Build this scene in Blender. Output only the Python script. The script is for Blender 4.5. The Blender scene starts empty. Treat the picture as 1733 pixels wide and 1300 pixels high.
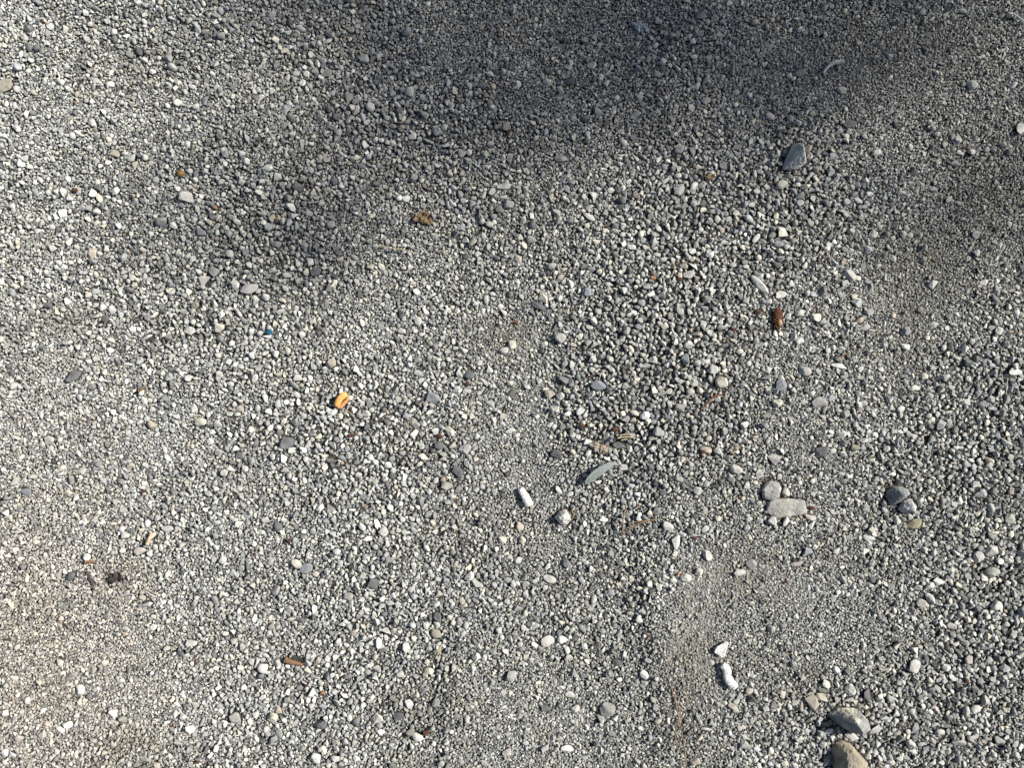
import bpy, bmesh, math, random
import numpy as np
from mathutils import Vector, Matrix, Euler

# ------------------------------------------------------------------ camera, sky, sun, exposure
SC = bpy.context.scene
COL = SC.collection
S = 0.0007                 # metres of ground per photo pixel
CAM_H = 0.885
cam_d = bpy.data.cameras.new('camera')
cam_d.sensor_width = 36; cam_d.lens = 36 * CAM_H / (1733 * S)
cam_d.clip_start = 0.01; cam_d.clip_end = 500
cam = bpy.data.objects.new('camera', cam_d); COL.objects.link(cam)
cam.location = (0, 0, CAM_H)
SC.camera = cam

SUN_EL = math.radians(38)
SUN_AZ = math.radians(20)   # direction to the sun, counter-clockwise from +x (image right)
sdir = Vector((math.cos(SUN_EL)*math.cos(SUN_AZ), math.cos(SUN_EL)*math.sin(SUN_AZ), math.sin(SUN_EL)))
world = bpy.data.worlds.new('World'); SC.world = world
world.use_nodes = True
nt = world.node_tree
bg = nt.nodes['Background']
sky = nt.nodes.new('ShaderNodeTexSky'); sky.sky_type = 'NISHITA'; sky.sun_disc = False
sky.sun_elevation = SUN_EL; sky.dust_density = 2.2; sky.air_density = .9
sky.sun_rotation = math.pi/2 - SUN_AZ
nt.links.new(sky.outputs[0], bg.inputs[0]); bg.inputs[1].default_value = 0.055
sl = bpy.data.lights.new('sun', 'SUN'); sl.energy = 5.0; sl.angle = math.radians(0.53); sl.color = (1.0, 0.96, 0.88)
sun = bpy.data.objects.new('sun', sl); COL.objects.link(sun)
sun.rotation_euler = sdir.to_track_quat('Z', 'Y').to_euler()
sun.location = sdir * 30
SC.view_settings.view_transform = 'Standard'; SC.view_settings.look = 'None'
SC.view_settings.exposure = 0.60; SC.view_settings.gamma = 1
SC.cycles.max_bounces = 6; SC.cycles.diffuse_bounces = 2

rng = np.random.default_rng(11)
random.seed(11)

# ------------------------------------------------------------------ helpers
def wx(px): return (px - 866.5) * S
def wy(py): return (650 - py) * S
def tag(o, label=None, cat=None, group=None, kind=None):
    if label: o['label'] = label
    if cat: o['category'] = cat
    if group: o['group'] = group
    if kind: o['kind'] = kind
    return o
def meshob(name, verts, faces, mat, parent=None, smooth=False):
    me = bpy.data.meshes.new(name)
    me.from_pydata([tuple(v) for v in verts], [], [tuple(f) for f in faces])
    if smooth: me.polygons.foreach_set('use_smooth', [True]*len(me.polygons))
    me.materials.append(mat)
    o = bpy.data.objects.new(name, me); COL.objects.link(o)
    if parent: o.parent = parent
    return o
def empty(name, loc):
    o = bpy.data.objects.new(name, None); o.location = loc; o.empty_display_size = 0.01
    COL.objects.link(o); return o

# smooth value noise, periodic-free, vectorised
_perm = rng.random((256, 256))
def vnoise(x, y, sc, ox=0.0, oy=0.0):
    x = np.asarray(x, float)*sc + 100.3 + ox; y = np.asarray(y, float)*sc + 77.7 + oy
    xi = np.floor(x).astype(int); yi = np.floor(y).astype(int)
    fx = x-xi; fy = y-yi; fx = fx*fx*(3-2*fx); fy = fy*fy*(3-2*fy)
    g = lambda a, b: _perm[a & 255, b & 255]
    return ((g(xi,yi)*(1-fx)+g(xi+1,yi)*fx)*(1-fy) + (g(xi,yi+1)*(1-fx)+g(xi+1,yi+1)*fx)*fy)*2-1
_rot = np.array(Euler((.7, 1.1, .4)).to_matrix())
def vn3(p, sc, seed=0):   # cheap 3-D noise from three 2-D slices, turned off the axes
    p = p@_rot
    return (vnoise(p[:,0]+seed*1.7, p[:,1], sc)+vnoise(p[:,1]+3.1, p[:,2]+seed, sc)+vnoise(p[:,2]+seed*.6, p[:,0]+9.2, sc))/3
def gs(px, py, cx, cy, rx, ry, ang=0):
    a = math.radians(ang); dx = px-cx; dy = py-cy
    u = dx*math.cos(a)+dy*math.sin(a); v = -dx*math.sin(a)+dy*math.cos(a)
    return np.exp(-((u/rx)**2+(v/ry)**2))
def sig(t): return 1/(1+np.exp(-np.clip(t, -30, 30)))

# ------------------------------------------------------------------ the lie of the ground
def px_of(x): return x/S + 866.5
def py_of(y): return 650 - y/S
def terr(x, y):
    x = np.asarray(x, float); y = np.asarray(y, float)
    px = px_of(x); py = py_of(y)
    near = np.exp(-((x/4)**2+(y/4)**2))
    z = 0.006*vnoise(x, y, 3.2) + 0.0035*vnoise(x, y, 8.0, 5) + 0.0016*vnoise(x, y, 21.0, 9)
    # trampled ruts: each starts with a small step that faces left
    w = 12*vnoise(y, x*0, 9, 3)
    s1 = sig((px-(757+w))/7) * np.exp(-np.clip(px-757, 0, None)/150) * gs(px, py, 757, 1090, 1e6, 210)
    s2 = sig((px-(1090-w))/7) * np.exp(-np.clip(px-1090, 0, None)/190) * gs(px, py, 1090, 1080, 1e6, 190)
    z = z + near*(0.007*s1 + 0.009*s2)
    z = z - near*0.010*gs(px, py, 235, 90, 150, 70, 25) + near*.006*gs(px, py, 420, 240, 160, 80, 30)
    z = z + near*0.010*gs(px, py, 1200, 620, 200, 260, 10) - near*0.007*gs(px, py, 1540, 500, 110, 330, 8)
    z = z - near*0.006*gs(px, py, 880, 760, 90, 200, -6) + near*.008*gs(px, py, 540, 800, 210, 250, 0)
    z = z - near*0.006*gs(px, py, 170, 1000, 150, 300, 10) - near*.004*gs(px, py, 860, 60, 300, 110, 5)
    return z
def coarse_of(px, py):      # 0 = fine packed grit, 1 = loose coarse gravel
    c = 0.36 + 0.18*vnoise(px, py, 1/170.) + 0.12*vnoise(px, py, 1/60., 4)
    c = c + .42*gs(px,py,1130,600,190,260,20) + .34*gs(px,py,600,760,230,210,0) + .25*gs(px,py,300,450,210,170,0)
    c = c + .36*gs(px,py,1640,1080,170,260,0) + .30*gs(px,py,640,1150,120,200,0) + .20*gs(px,py,1430,1230,130,90,0)
    c = c + .30*gs(px,py,620,230,180,130,25) + .30*gs(px,py,1300,330,190,120,0) + .15*gs(px,py,1160,150,90,120)
    c = c + .28*gs(px,py,1640,760,120,160)
    c = c - .40*gs(px,py,895,740,60,170,-6) - .36*gs(px,py,840,570,90,60,0) - .30*gs(px,py,1560,520,90,220,8)
    c = c - .45*gs(px,py,1180,1080,75,140,12) - .28*gs(px,py,1290,1010,130,70,20) - .28*gs(px,py,150,1130,150,220,10)
    c = c - .30*gs(px,py,1450,110,260,110,0) - .20*gs(px,py,870,60,220,60) - .18*gs(px,py,90,620,70,200) - .2*gs(px,py,1390,1080,110,70,10)
    c = c - .18*gs(px,py,900,1220,120,110)
    return np.clip(c, 0.02, 1)
def dust_of(px, py):        # powdery trodden patches that bury the feet of the grit
    d = 1.0*gs(px,py,1165,1060,55,130,8) + .8*gs(px,py,1300,985,110,50,15) + .5*gs(px,py,1230,1160,70,70) + .55*gs(px,py,880,590,90,70,0) + .5*gs(px,py,910,740,45,140,-6)
    d = d + .55*gs(px,py,1560,540,90,170,8) + .4*gs(px,py,150,1180,180,120) + .45*gs(px,py,500,510,70,50) + .4*gs(px,py,1480,100,260,90) + .35*gs(px,py,230,760,90,120) + .4*gs(px,py,930,1230,120,70)
    return np.clip(d*(1+.5*vnoise(px, py, 1/40., 3)+.4*vnoise(px, py, 1/14., 6)) - .08, 0, 1)
def dirt_of(px, py):        # brown soil showing through
    d = 0.10 + .10*vnoise(px, py, 1/90., 8) + .10*vnoise(px, py, 1/33., 2)
    for a in ((90,545,60,28,0,.5),(225,1270,80,40,0,.5),(1255,965,50,55,30,.55),(1165,1150,45,130,8,.5),(845,570,60,35,0,.5),
              (720,370,30,22,0,.6),(1540,560,60,130,10,.35),(735,1190,60,70,0,.35),(1370,1170,70,45,0,.4),(1430,960,60,30,0,.2),
              (195,985,40,40,0,.5),(60,1100,80,160,0,.25),(1480,70,250,80,0,.3),(1680,330,90,140,0,.45),(230,110,90,60,0,.35),(1180,740,40,110,0,.25),(1560,440,70,60,0,.4)):
        d = d + a[5]*gs(px, py, a[0], a[1], a[2], a[3], a[4])
    return np.clip(d, 0, 1)

# ------------------------------------------------------------------ materials
def new_mat(name):
    m = bpy.data.materials.new(name); m.use_nodes = True
    n = m.node_tree.nodes; b = n['Principled BSDF']
    b.inputs['Specular IOR Level'].default_value = 0.25
    return m, m.node_tree, b
def N(t, kind, **kw):
    n = t.nodes.new(kind)
    for k, v in kw.items(): setattr(n, k, v)
    return n
def stone_nodes(t, b, colour_socket, coord, sc, amt=0.28, bump=0.25, rough=0.88, spot=0.5):
    L = t.links.new
    n1 = N(t, 'ShaderNodeTexNoise'); n1.inputs['Scale'].default_value = sc; n1.inputs['Detail'].default_value = 5
    n1.inputs['Roughness'].default_value = 0.65; L(coord, n1.inputs['Vector'])
    mr = N(t, 'ShaderNodeMapRange'); mr.inputs['From Min'].default_value = .3; mr.inputs['From Max'].default_value = .7
    mr.inputs['To Min'].default_value = 1-amt; mr.inputs['To Max'].default_value = 1+amt
    L(n1.outputs['Fac'], mr.inputs['Value'])
    mul = N(t, 'ShaderNodeVectorMath', operation='SCALE'); L(colour_socket, mul.inputs[0]); L(mr.outputs[0], mul.inputs['Scale'])
    n2 = N(t, 'ShaderNodeTexNoise'); n2.inputs['Scale'].default_value = sc*4.3; n2.inputs['Detail'].default_value = 3; L(coord, n2.inputs['Vector'])
    r2 = N(t, 'ShaderNodeMapRange'); r2.inputs['From Min'].default_value = .58; r2.inputs['From Max'].default_value = .72
    r2.inputs['To Max'].default_value = spot; L(n2.outputs['Fac'], r2.inputs['Value'])
    mx = N(t, 'ShaderNodeMix', data_type='RGBA'); L(r2.outputs[0], mx.inputs[0]); L(mul.outputs[0], mx.inputs[6])
    mx.inputs[7].default_value = (.13, .12, .10, 1)
    L(mx.outputs[2], b.inputs['Base Color'])
    b.inputs['Roughness'].default_value = rough
    bp = N(t, 'ShaderNodeBump'); bp.inputs['Strength'].default_value = bump; bp.inputs['Distance'].default_value = 0.0015
    L(n2.outputs['Fac'], bp.inputs['Height']); L(bp.outputs[0], b.inputs['Normal'])

# gravel: colour and seed of each grain come with the grain
gm, t, b = new_mat('crushed_limestone')
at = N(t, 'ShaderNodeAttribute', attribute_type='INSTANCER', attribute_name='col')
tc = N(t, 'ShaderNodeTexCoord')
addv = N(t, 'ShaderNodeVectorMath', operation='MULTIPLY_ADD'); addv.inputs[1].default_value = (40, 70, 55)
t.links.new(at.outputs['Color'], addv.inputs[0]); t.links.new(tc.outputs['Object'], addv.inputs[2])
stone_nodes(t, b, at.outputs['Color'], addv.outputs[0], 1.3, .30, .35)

def stone_mat(name, c, amt=.3, c2=None, seed=0, sc=110, band=None):
    m, t, b = new_mat(name)
    tc = N(t, 'ShaderNodeTexCoord'); mp = N(t, 'ShaderNodeMapping'); mp.inputs['Location'].default_value = (seed*1.37, seed*.71, seed*.33)
    t.links.new(tc.outputs['Object'], mp.inputs['Vector'])
    if c2:
        nz = N(t, 'ShaderNodeTexNoise'); nz.inputs['Scale'].default_value = sc*.5; nz.inputs['Detail'].default_value = 4
        t.links.new(mp.outputs[0], nz.inputs['Vector'])
        rr = N(t, 'ShaderNodeMapRange'); rr.inputs['From Min'].default_value = .42; rr.inputs['From Max'].default_value = .6
        t.links.new(nz.outputs['Fac'], rr.inputs['Value'])
        mx = N(t, 'ShaderNodeMix', data_type='RGBA'); t.links.new(rr.outputs[0], mx.inputs[0])
        mx.inputs[6].default_value = (*c, 1); mx.inputs[7].default_value = (*c2, 1); src = mx.outputs[2]
    else:
        rgb = N(t, 'ShaderNodeRGB'); rgb.outputs[0].default_value = (*c, 1); src = rgb.outputs[0]
    stone_nodes(t, b, src, mp.outputs[0], sc, amt, .5)
    return m
def plain_mat(name, c, rough=.8, c2=None, sc=300, bump=.4, trans=0, thr=(.4, .62)):
    m, t, b = new_mat(name); L = t.links.new
    tc = N(t, 'ShaderNodeTexCoord')
    nz = N(t, 'ShaderNodeTexNoise'); nz.inputs['Scale'].default_value = sc; nz.inputs['Detail'].default_value = 4; L(tc.outputs['Object'], nz.inputs['Vector'])
    rr = N(t, 'ShaderNodeMapRange'); rr.inputs['From Min'].default_value = thr[0]; rr.inputs['From Max'].default_value = thr[1]; L(nz.outputs['Fac'], rr.inputs['Value'])
    mx = N(t, 'ShaderNodeMix', data_type='RGBA'); L(rr.outputs[0], mx.inputs[0])
    mx.inputs[6].default_value = (*c, 1); mx.inputs[7].default_value = (*(c2 or [v*.75 for v in c]), 1)
    L(mx.outputs[2], b.inputs['Base Color']); b.inputs['Roughness'].default_value = rough
    bp = N(t, 'ShaderNodeBump'); bp.inputs['Strength'].default_value = bump; bp.inputs['Distance'].default_value = .0006
    L(nz.outputs['Fac'], bp.inputs['Height']); L(bp.outputs[0], b.inputs['Normal'])
    if trans:
        b.inputs['Subsurface Weight'].default_value = trans; b.inputs['Subsurface Radius'].default_value = (.002, .0015, .001)
        b.inputs['Subsurface Scale'].default_value = .5
    return m

# ground: dusty grit and soil, with pebbles in relief where the loose gravel thins out
gr, t, b = new_mat('gritty_ground'); L = t.links.new
tc = N(t, 'ShaderNodeTexCoord')
v1 = N(t, 'ShaderNodeTexVoronoi'); v1.inputs['Scale'].default_value = 170; L(tc.outputs['Object'], v1.inputs['Vector'])
v2 = N(t, 'ShaderNodeTexVoronoi'); v2.inputs['Scale'].default_value = 520; L(tc.outputs['Object'], v2.inputs['Vector'])
n1 = N(t, 'ShaderNodeTexNoise'); n1.inputs['Scale'].default_value = 6; n1.inputs['Detail'].default_value = 6; L(tc.outputs['Object'], n1.inputs['Vector'])
cr = N(t, 'ShaderNodeValToRGB'); L(v2.outputs['Color'], cr.inputs[0])
cr.color_ramp.elements[0].color = (.035, .033, .03, 1); cr.color_ramp.elements[1].color = (.09, .086, .078, 1)
cd = N(t, 'ShaderNodeMix', data_type='RGBA'); L(n1.outputs['Fac'], cd.inputs[0]); L(cr.outputs[0], cd.inputs[6]); cd.inputs[7].default_value = (.06, .054, .045, 1)
dat = N(t, 'ShaderNodeAttribute', attribute_name='dust')
n9 = N(t, 'ShaderNodeTexNoise'); n9.inputs['Scale'].default_value = 700; n9.inputs['Detail'].default_value = 4; L(tc.outputs['Object'], n9.inputs['Vector'])
dr9 = N(t, 'ShaderNodeValToRGB'); L(n9.outputs['Fac'], dr9.inputs[0]); dr9.color_ramp.elements[0].position = .3; dr9.color_ramp.elements[1].position = .7
dr9.color_ramp.elements[0].color = (.16, .155, .135, 1); dr9.color_ramp.elements[1].color = (.34, .33, .295, 1)
dm9 = N(t, 'ShaderNodeMix', data_type='RGBA'); L(dat.outputs['Fac'], dm9.inputs[0]); L(cd.outputs[2], dm9.inputs[6]); L(dr9.outputs[0], dm9.inputs[7])
L(dm9.outputs[2], b.inputs['Base Color']); b.inputs['Roughness'].default_value = .95
inv = N(t, 'ShaderNodeMath', operation='MULTIPLY_ADD'); L(v1.outputs['Distance'], inv.inputs[0]); inv.inputs[1].default_value = -1; L(v2.outputs['Distance'], inv.inputs[2])
bp = N(t, 'ShaderNodeBump'); bp.inputs['Strength'].default_value = .7; bp.inputs['Distance'].default_value = .003
L(inv.outputs[0], bp.inputs['Height']); L(bp.outputs[0], b.inputs['Normal'])

# ------------------------------------------------------------------ ground sheet
def axis(half, step, far, k=1.16):
    a = list(np.arange(0, half, step)); s = step
    while a[-1] < far: s *= k; a.append(a[-1]+s)
    a = np.array(a); return np.concatenate([-a[:0:-1], a])
ax_ = axis(1.35, .005, 80); ay_ = axis(1.15, .005, 80)
GX, GY = np.meshgrid(ax_, ay_)
DU = dust_of(px_of(GX), py_of(GY))
GZ = terr(GX, GY) + .0017*DU + .0004*DU*vnoise(GX, GY, 300)
gv = np.stack([GX.ravel(), GY.ravel(), GZ.ravel()], 1)
nx, ny = len(ax_), len(ay_)
ii = (np.arange(ny-1)[:, None]*nx + np.arange(nx-1)[None, :]).ravel()
gf = np.stack([ii, ii+1, ii+nx+1, ii+nx], 1).astype(np.int32)
me = bpy.data.meshes.new('ground')
me.vertices.add(len(gv)); me.vertices.foreach_set('co', gv.astype(np.float32).ravel())
me.loops.add(gf.size); me.loops.foreach_set('vertex_index', gf.ravel())
me.polygons.add(len(gf)); me.polygons.foreach_set('loop_start', np.arange(0, gf.size, 4, dtype=np.int32))
me.polygons.foreach_set('use_smooth', np.ones(len(gf), bool))
me.update(); me.materials.append(gr)
da = me.attributes.new('dust', 'FLOAT', 'POINT'); da.data.foreach_set('value', DU.ravel().astype(np.float32))
go = bpy.data.objects.new('ground', me); COL.objects.link(go); tag(go, kind='structure')

# ------------------------------------------------------------------ stone shapes
_ico = {}
def ico(n):
    if n not in _ico:
        bm = bmesh.new(); bmesh.ops.create_icosphere(bm, subdivisions=n, radius=1)
        _ico[n] = (np.array([v.co[:] for v in bm.verts]), [tuple(v.index for v in f.verts) for f in bm.faces]); bm.free()
    return _ico[n]
def rock_pts(seed, sub, planes=11, lo=.55, hi=.86, rough=.04):
    r = np.random.default_rng(seed); v, f = ico(sub); v = v.copy()
    for k in range(planes):
        n = r.normal(size=3); n /= np.linalg.norm(n); d = r.uniform(lo, hi)
        e = v@n - d; m = e > 0; v[m] -= np.outer(e[m], n)
    if rough:
        nn = v/np.linalg.norm(v, axis=1)[:, None]
        v = v + nn*(rough*vn3(v, 3.1, seed))[:, None] + nn*(rough*.4*vn3(v, 9.0, seed+5))[:, None]
    lo_, hi_ = v.min(0), v.max(0)
    return (v-(lo_+hi_)/2)/((hi_-lo_)/2), f

def hull_pts(seed, n):     # crushed stone: the hull of a few scattered corners
    r = np.random.default_rng(seed); p = r.normal(size=(n, 3)); p /= np.linalg.norm(p, axis=1)[:, None]
    p *= r.uniform(.82, 1.05, (n, 1)); p = np.sign(p)*np.abs(p)**.85
    bm = bmesh.new()
    for q in p: bm.verts.new(q)
    res = bmesh.ops.convex_hull(bm, input=bm.verts)
    for v in [v for v in bm.verts if not v.link_faces]: bm.verts.remove(v)
    bmesh.ops.bevel(bm, geom=list(bm.edges), offset=.07, segments=1, affect='EDGES', clamp_overlap=True)
    bm.verts.ensure_lookup_table(); bm.verts.index_update()
    v = np.array([q.co[:] for q in bm.verts]); f = [tuple(q.index for q in a.verts) for a in bm.faces]; bm.free()
    lo_, hi_ = v.min(0), v.max(0)
    return (v-(lo_+hi_)/2)/((hi_-lo_)/2), f

# ------------------------------------------------------------------ notable stones (photo px: x y w h angle colour shape)
KCOL = {
 'pale': ((.50,.49,.46), 'pale grey'), 'white': ((.58,.575,.54), 'whitish'), 'grey': ((.32,.32,.305), 'mid grey'),
 'dark': ((.13,.135,.14), 'dark grey'), 'blue': ((.235,.25,.27), 'bluish grey'), 'cream': ((.50,.48,.41), 'cream'),
 'tan': ((.38,.345,.285), 'tan'), 'pink': ((.43,.395,.37), 'pinkish'), 'green': ((.33,.34,.295), 'greenish grey'),
 'olive': ((.27,.25,.17), 'olive brown')}
TABLE = """
10 144 26 20 20 tan wedge;187 142 11 14 70 white oval;235 87 17 11 -50 dark oval;284 97 19 14 -30 grey oval;258 121 9 12 80 white round
438 164 14 17 60 pale wedge;315 334 23 20 10 pale blocky;157 208 12 12 0 pale round;196 260 17 13 -30 tan flat;223 267 16 13 20 pale blocky
273 374 20 16 10 grey round;294 381 11 15 70 white oval;341 393 17 12 -20 blue blocky;367 383 11 15 -70 pale wedge;151 353 15 11 20 pale blocky
164 357 13 12 0 white round;525 443 12 13 20 white blocky;42 268 14 11 0 pale wedge;617 99 13 16 80 pale blocky;627 182 15 15 0 pale round
589 164 16 15 -40 grey blocky;949 268 12 20 85 grey oval;963 138 20 10 0 dark flat;1076 194 19 10 25 grey flat;861 346 18 15 0 grey round
853 315 24 10 0 pale flat;818 331 15 10 20 pale wedge;832 324 13 12 0 pale round;998 367 20 10 -30 pale long;1149 322 21 17 30 grey round
858 215 16 14 40 grey wedge;757 173 10 11 0 pale round;1034 322 13 11 0 white blocky;1187 26 18 12 0 blue blocky;1644 144 17 15 0 pale round
1439 209 23 13 10 dark flat;1424 152 16 12 -20 pale blocky;1323 312 13 19 -70 cream oval;1484 258 17 10 10 pale oval;1621 235 14 13 -40 pale blocky
1355 123 17 12 10 grey flat;1195 170 16 12 20 grey oval;1304 197 16 12 -30 pale wedge;1725 218 19 16 45 pale wedge;1528 396 11 11 0 cream round
1477 396 15 15 0 pale blocky;1652 428 11 12 0 pale round;1325 393 17 16 0 cream blocky;1280 403 20 9 50 pale long;1406 292 15 14 -40 pale blocky
346 477 20 20 0 pale blocky;362 460 19 15 -20 grey blocky;422 489 31 17 15 pale flat;450 503 13 12 0 white round;398 482 16 17 50 white wedge
330 517 19 12 10 tan oval;372 555 16 15 0 cream blocky;535 460 18 14 10 dark flat;322 560 19 14 -15 pale blocky;125 636 28 17 30 dark flat
258 719 14 17 80 tan round;339 714 21 14 0 cream oval;561 615 18 16 0 tan round;486 749 25 19 25 dark flat;45 832 18 11 -20 blue flat
85 745 16 14 0 pale blocky;121 813 15 15 30 grey wedge;249 572 15 18 80 pale blocky;83 518 12 12 0 dark round;993 494 15 16 0 blue blocky
911 518 10 29 65 dark long;948 572 20 17 0 grey round;1012 652 16 26 90 blue wedge;853 593 11 16 85 pale oval;866 584 15 16 10 cream blocky
795 633 18 16 30 dark wedge;828 626 12 13 0 cream round;733 674 17 24 60 blue wedge;930 667 18 13 -10 tan blocky;948 671 14 14 0 pale wedge
775 799 21 15 -40 dark long;788 761 17 22 -60 grey blocky;743 754 13 16 70 dark round;757 823 20 13 -10 green blocky;761 730 18 12 -45 cream wedge
716 773 10 18 80 cream long;851 529 14 9 -30 white wedge;1048 754 12 22 80 dark long;941 768 13 18 80 dark oval;1114 730 18 16 0 grey round
1285 482 40 13 -48 pale long;1322 498 20 12 10 pale flat;1439 466 17 24 60 pale wedge;1450 512 15 16 0 white blocky;1578 482 14 15 0 white wedge
1531 560 16 15 10 blue round;1531 586 12 16 60 white wedge;1381 537 20 14 -10 cream blocky;1341 570 15 14 30 white blocky;1353 577 14 13 -20 white wedge
1221 647 22 20 0 cream round;1206 626 15 18 -60 pale oval;1322 652 20 21 0 blue blocky;1389 766 22 19 20 dark blocky;1419 619 9 27 80 white long
1362 628 22 16 -15 grey oval;1386 681 27 19 -10 grey flat;1166 465 19 13 20 pale flat;1164 584 15 14 0 pale round;1718 629 24 13 0 white flat
1308 778 19 19 0 pale blocky;1195 761 10 20 80 tan oval;1246 794 15 21 85 pale oval;1315 683 16 15 0 cream round;135 1168 16 18 30 white blocky
147 943 15 14 0 pale round;208 931 10 11 0 white round;237 933 19 14 0 pink blocky;445 1130 17 16 -30 white round;462 1215 17 16 0 cream round
519 962 21 16 20 blue flat;502 954 13 20 60 cream oval;249 1023 12 19 80 white blocky;119 976 19 13 45 dark oval;544 1227 20 15 0 dark oval
306 1106 10 16 80 dark long;284 895 21 12 -15 pale flat;467 999 20 13 45 grey oval;535 1283 16 18 70 white round;568 1284 13 17 80 white oval
400 1215 17 21 50 grey blocky;325 1089 12 17 70 pale blocky;33 1250 15 11 10 pink wedge;851 914 14 13 0 cream blocky;884 914 12 14 0 cream round
879 891 14 16 20 tan blocky;795 976 13 18 -60 white oval;930 980 22 12 -20 pale flat;958 954 15 14 0 blue round;868 988 9 11 0 white round
927 1085 23 17 15 pale flat;951 1082 17 14 30 white wedge;806 1111 14 13 0 white round;740 1044 15 17 70 dark oval;738 1072 17 14 0 tan blocky
1130 891 18 14 -20 pale oval;1145 917 18 20 -50 white wedge;865 1144 17 16 0 grey round;1027 1201 24 25 -40 grey oval;960 1267 11 22 85 white long
707 1248 14 18 50 white wedge;640 1217 15 19 60 pale wedge;726 1136 12 17 80 cream oval;723 1120 10 11 0 cream round;638 1132 15 15 0 pale blocky
652 1070 17 13 15 white wedge;1090 1142 13 16 60 white wedge;692 1191 13 17 40 white long;974 1200 16 13 20 pale oval;674 1213 20 13 10 dark flat
633 988 17 17 -30 dark blocky;924 1200 10 21 80 dark long;1045 1122 17 12 0 dark flat;858 1274 16 12 20 pink oval;1398 1158 12 17 60 pale oval
1439 1167 20 18 -30 pale blocky;1470 1177 18 20 40 dark blocky;1403 1290 20 24 50 dark wedge;1547 1127 20 22 -20 pale blocky;1640 1117 15 18 60 pink blocky
1547 1099 12 16 60 white wedge;1678 969 26 18 0 green round;1677 933 20 20 0 pale blocky;1654 942 18 18 -40 pale round;1559 1021 19 15 -10 pink blocky
1685 1025 18 16 0 pale round;1547 888 16 30 -62 olive long;1574 1013 22 13 -40 pale long;1587 985 18 12 -25 white blocky;1367 935 15 18 80 blue blocky
1348 954 20 9 15 pink flat;1469 912 19 10 -15 white long;1251 969 21 12 0 pale oval;1197 940 15 20 60 pale blocky;1183 968 14 14 0 pale round
1161 978 14 20 70 pale oval;1271 954 18 16 -20 grey flat;1195 1234 9 18 -80 white wedge;1261 1262 19 15 -30 pale wedge;1176 1290 14 18 -80 tan oval
1268 1170 14 10 0 pink oval;1415 1134 12 11 -30 white round;1708 878 19 17 10 green blocky;1306 881 14 14 0 pale round;1329 881 14 14 20 pale wedge
1370 876 9 22 75 pink long;1375 1190 20 24 20 tan blocky;1390 1180 14 20 70 tan wedge;1418 1213 20 10 -20 blue flat;1441 1246 24 13 -25 pale oval;1480 1236 23 12 35 pale wedge
1402 1238 16 10 35 white wedge;1305 1064 12 12 0 pale round;1600 1130 14 12 0 white round;1590 1240 16 13 20 pale blocky;1650 1200 18 14 40 pale oval
1690 1255 18 15 -20 grey blocky;1540 1260 15 15 0 pale round;1610 1060 15 12 20 pale wedge;1700 1130 17 14 0 pale blocky;1330 833 13 14 0 pale blocky;1120 500 15 12 30 grey blocky
1060 560 13 15 0 grey round;1105 610 14 13 20 pale blocky;1150 690 17 13 -20 grey flat;1180 830 14 16 40 pale oval;1260 720 16 12 10 pale wedge
1430 700 14 13 0 grey round;1600 640 14 12 10 pale oval;1690 560 13 14 0 pale blocky;1500 760 12 11 0 pale round;1650 820 15 12 -20 pale wedge
680 560 13 11 10 pale blocky;620 700 12 15 60 pale oval;505 640 14 12 -20 pale wedge;430 640 14 14 0 pale blocky;380 800 13 12 30 pale round
560 860 15 13 10 grey blocky;650 900 15 15 40 pale wedge;590 1010 16 13 0 grey flat;450 880 13 12 0 pale blocky;320 640 14 11 20 pale oval
470 300 13 12 0 pale blocky;560 380 15 12 20 grey oval;700 300 15 14 0 grey blocky;780 260 14 12 -30 grey wedge;90 420 13 11 0 pale blocky
"""
stones = []
for ent in TABLE.replace('\n', ';').split(';'):
    p = ent.split()
    if len(p) == 7: stones.append((float(p[0]), float(p[1]), float(p[2]), float(p[3]), float(p[4]), p[5], p[6]))
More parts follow.
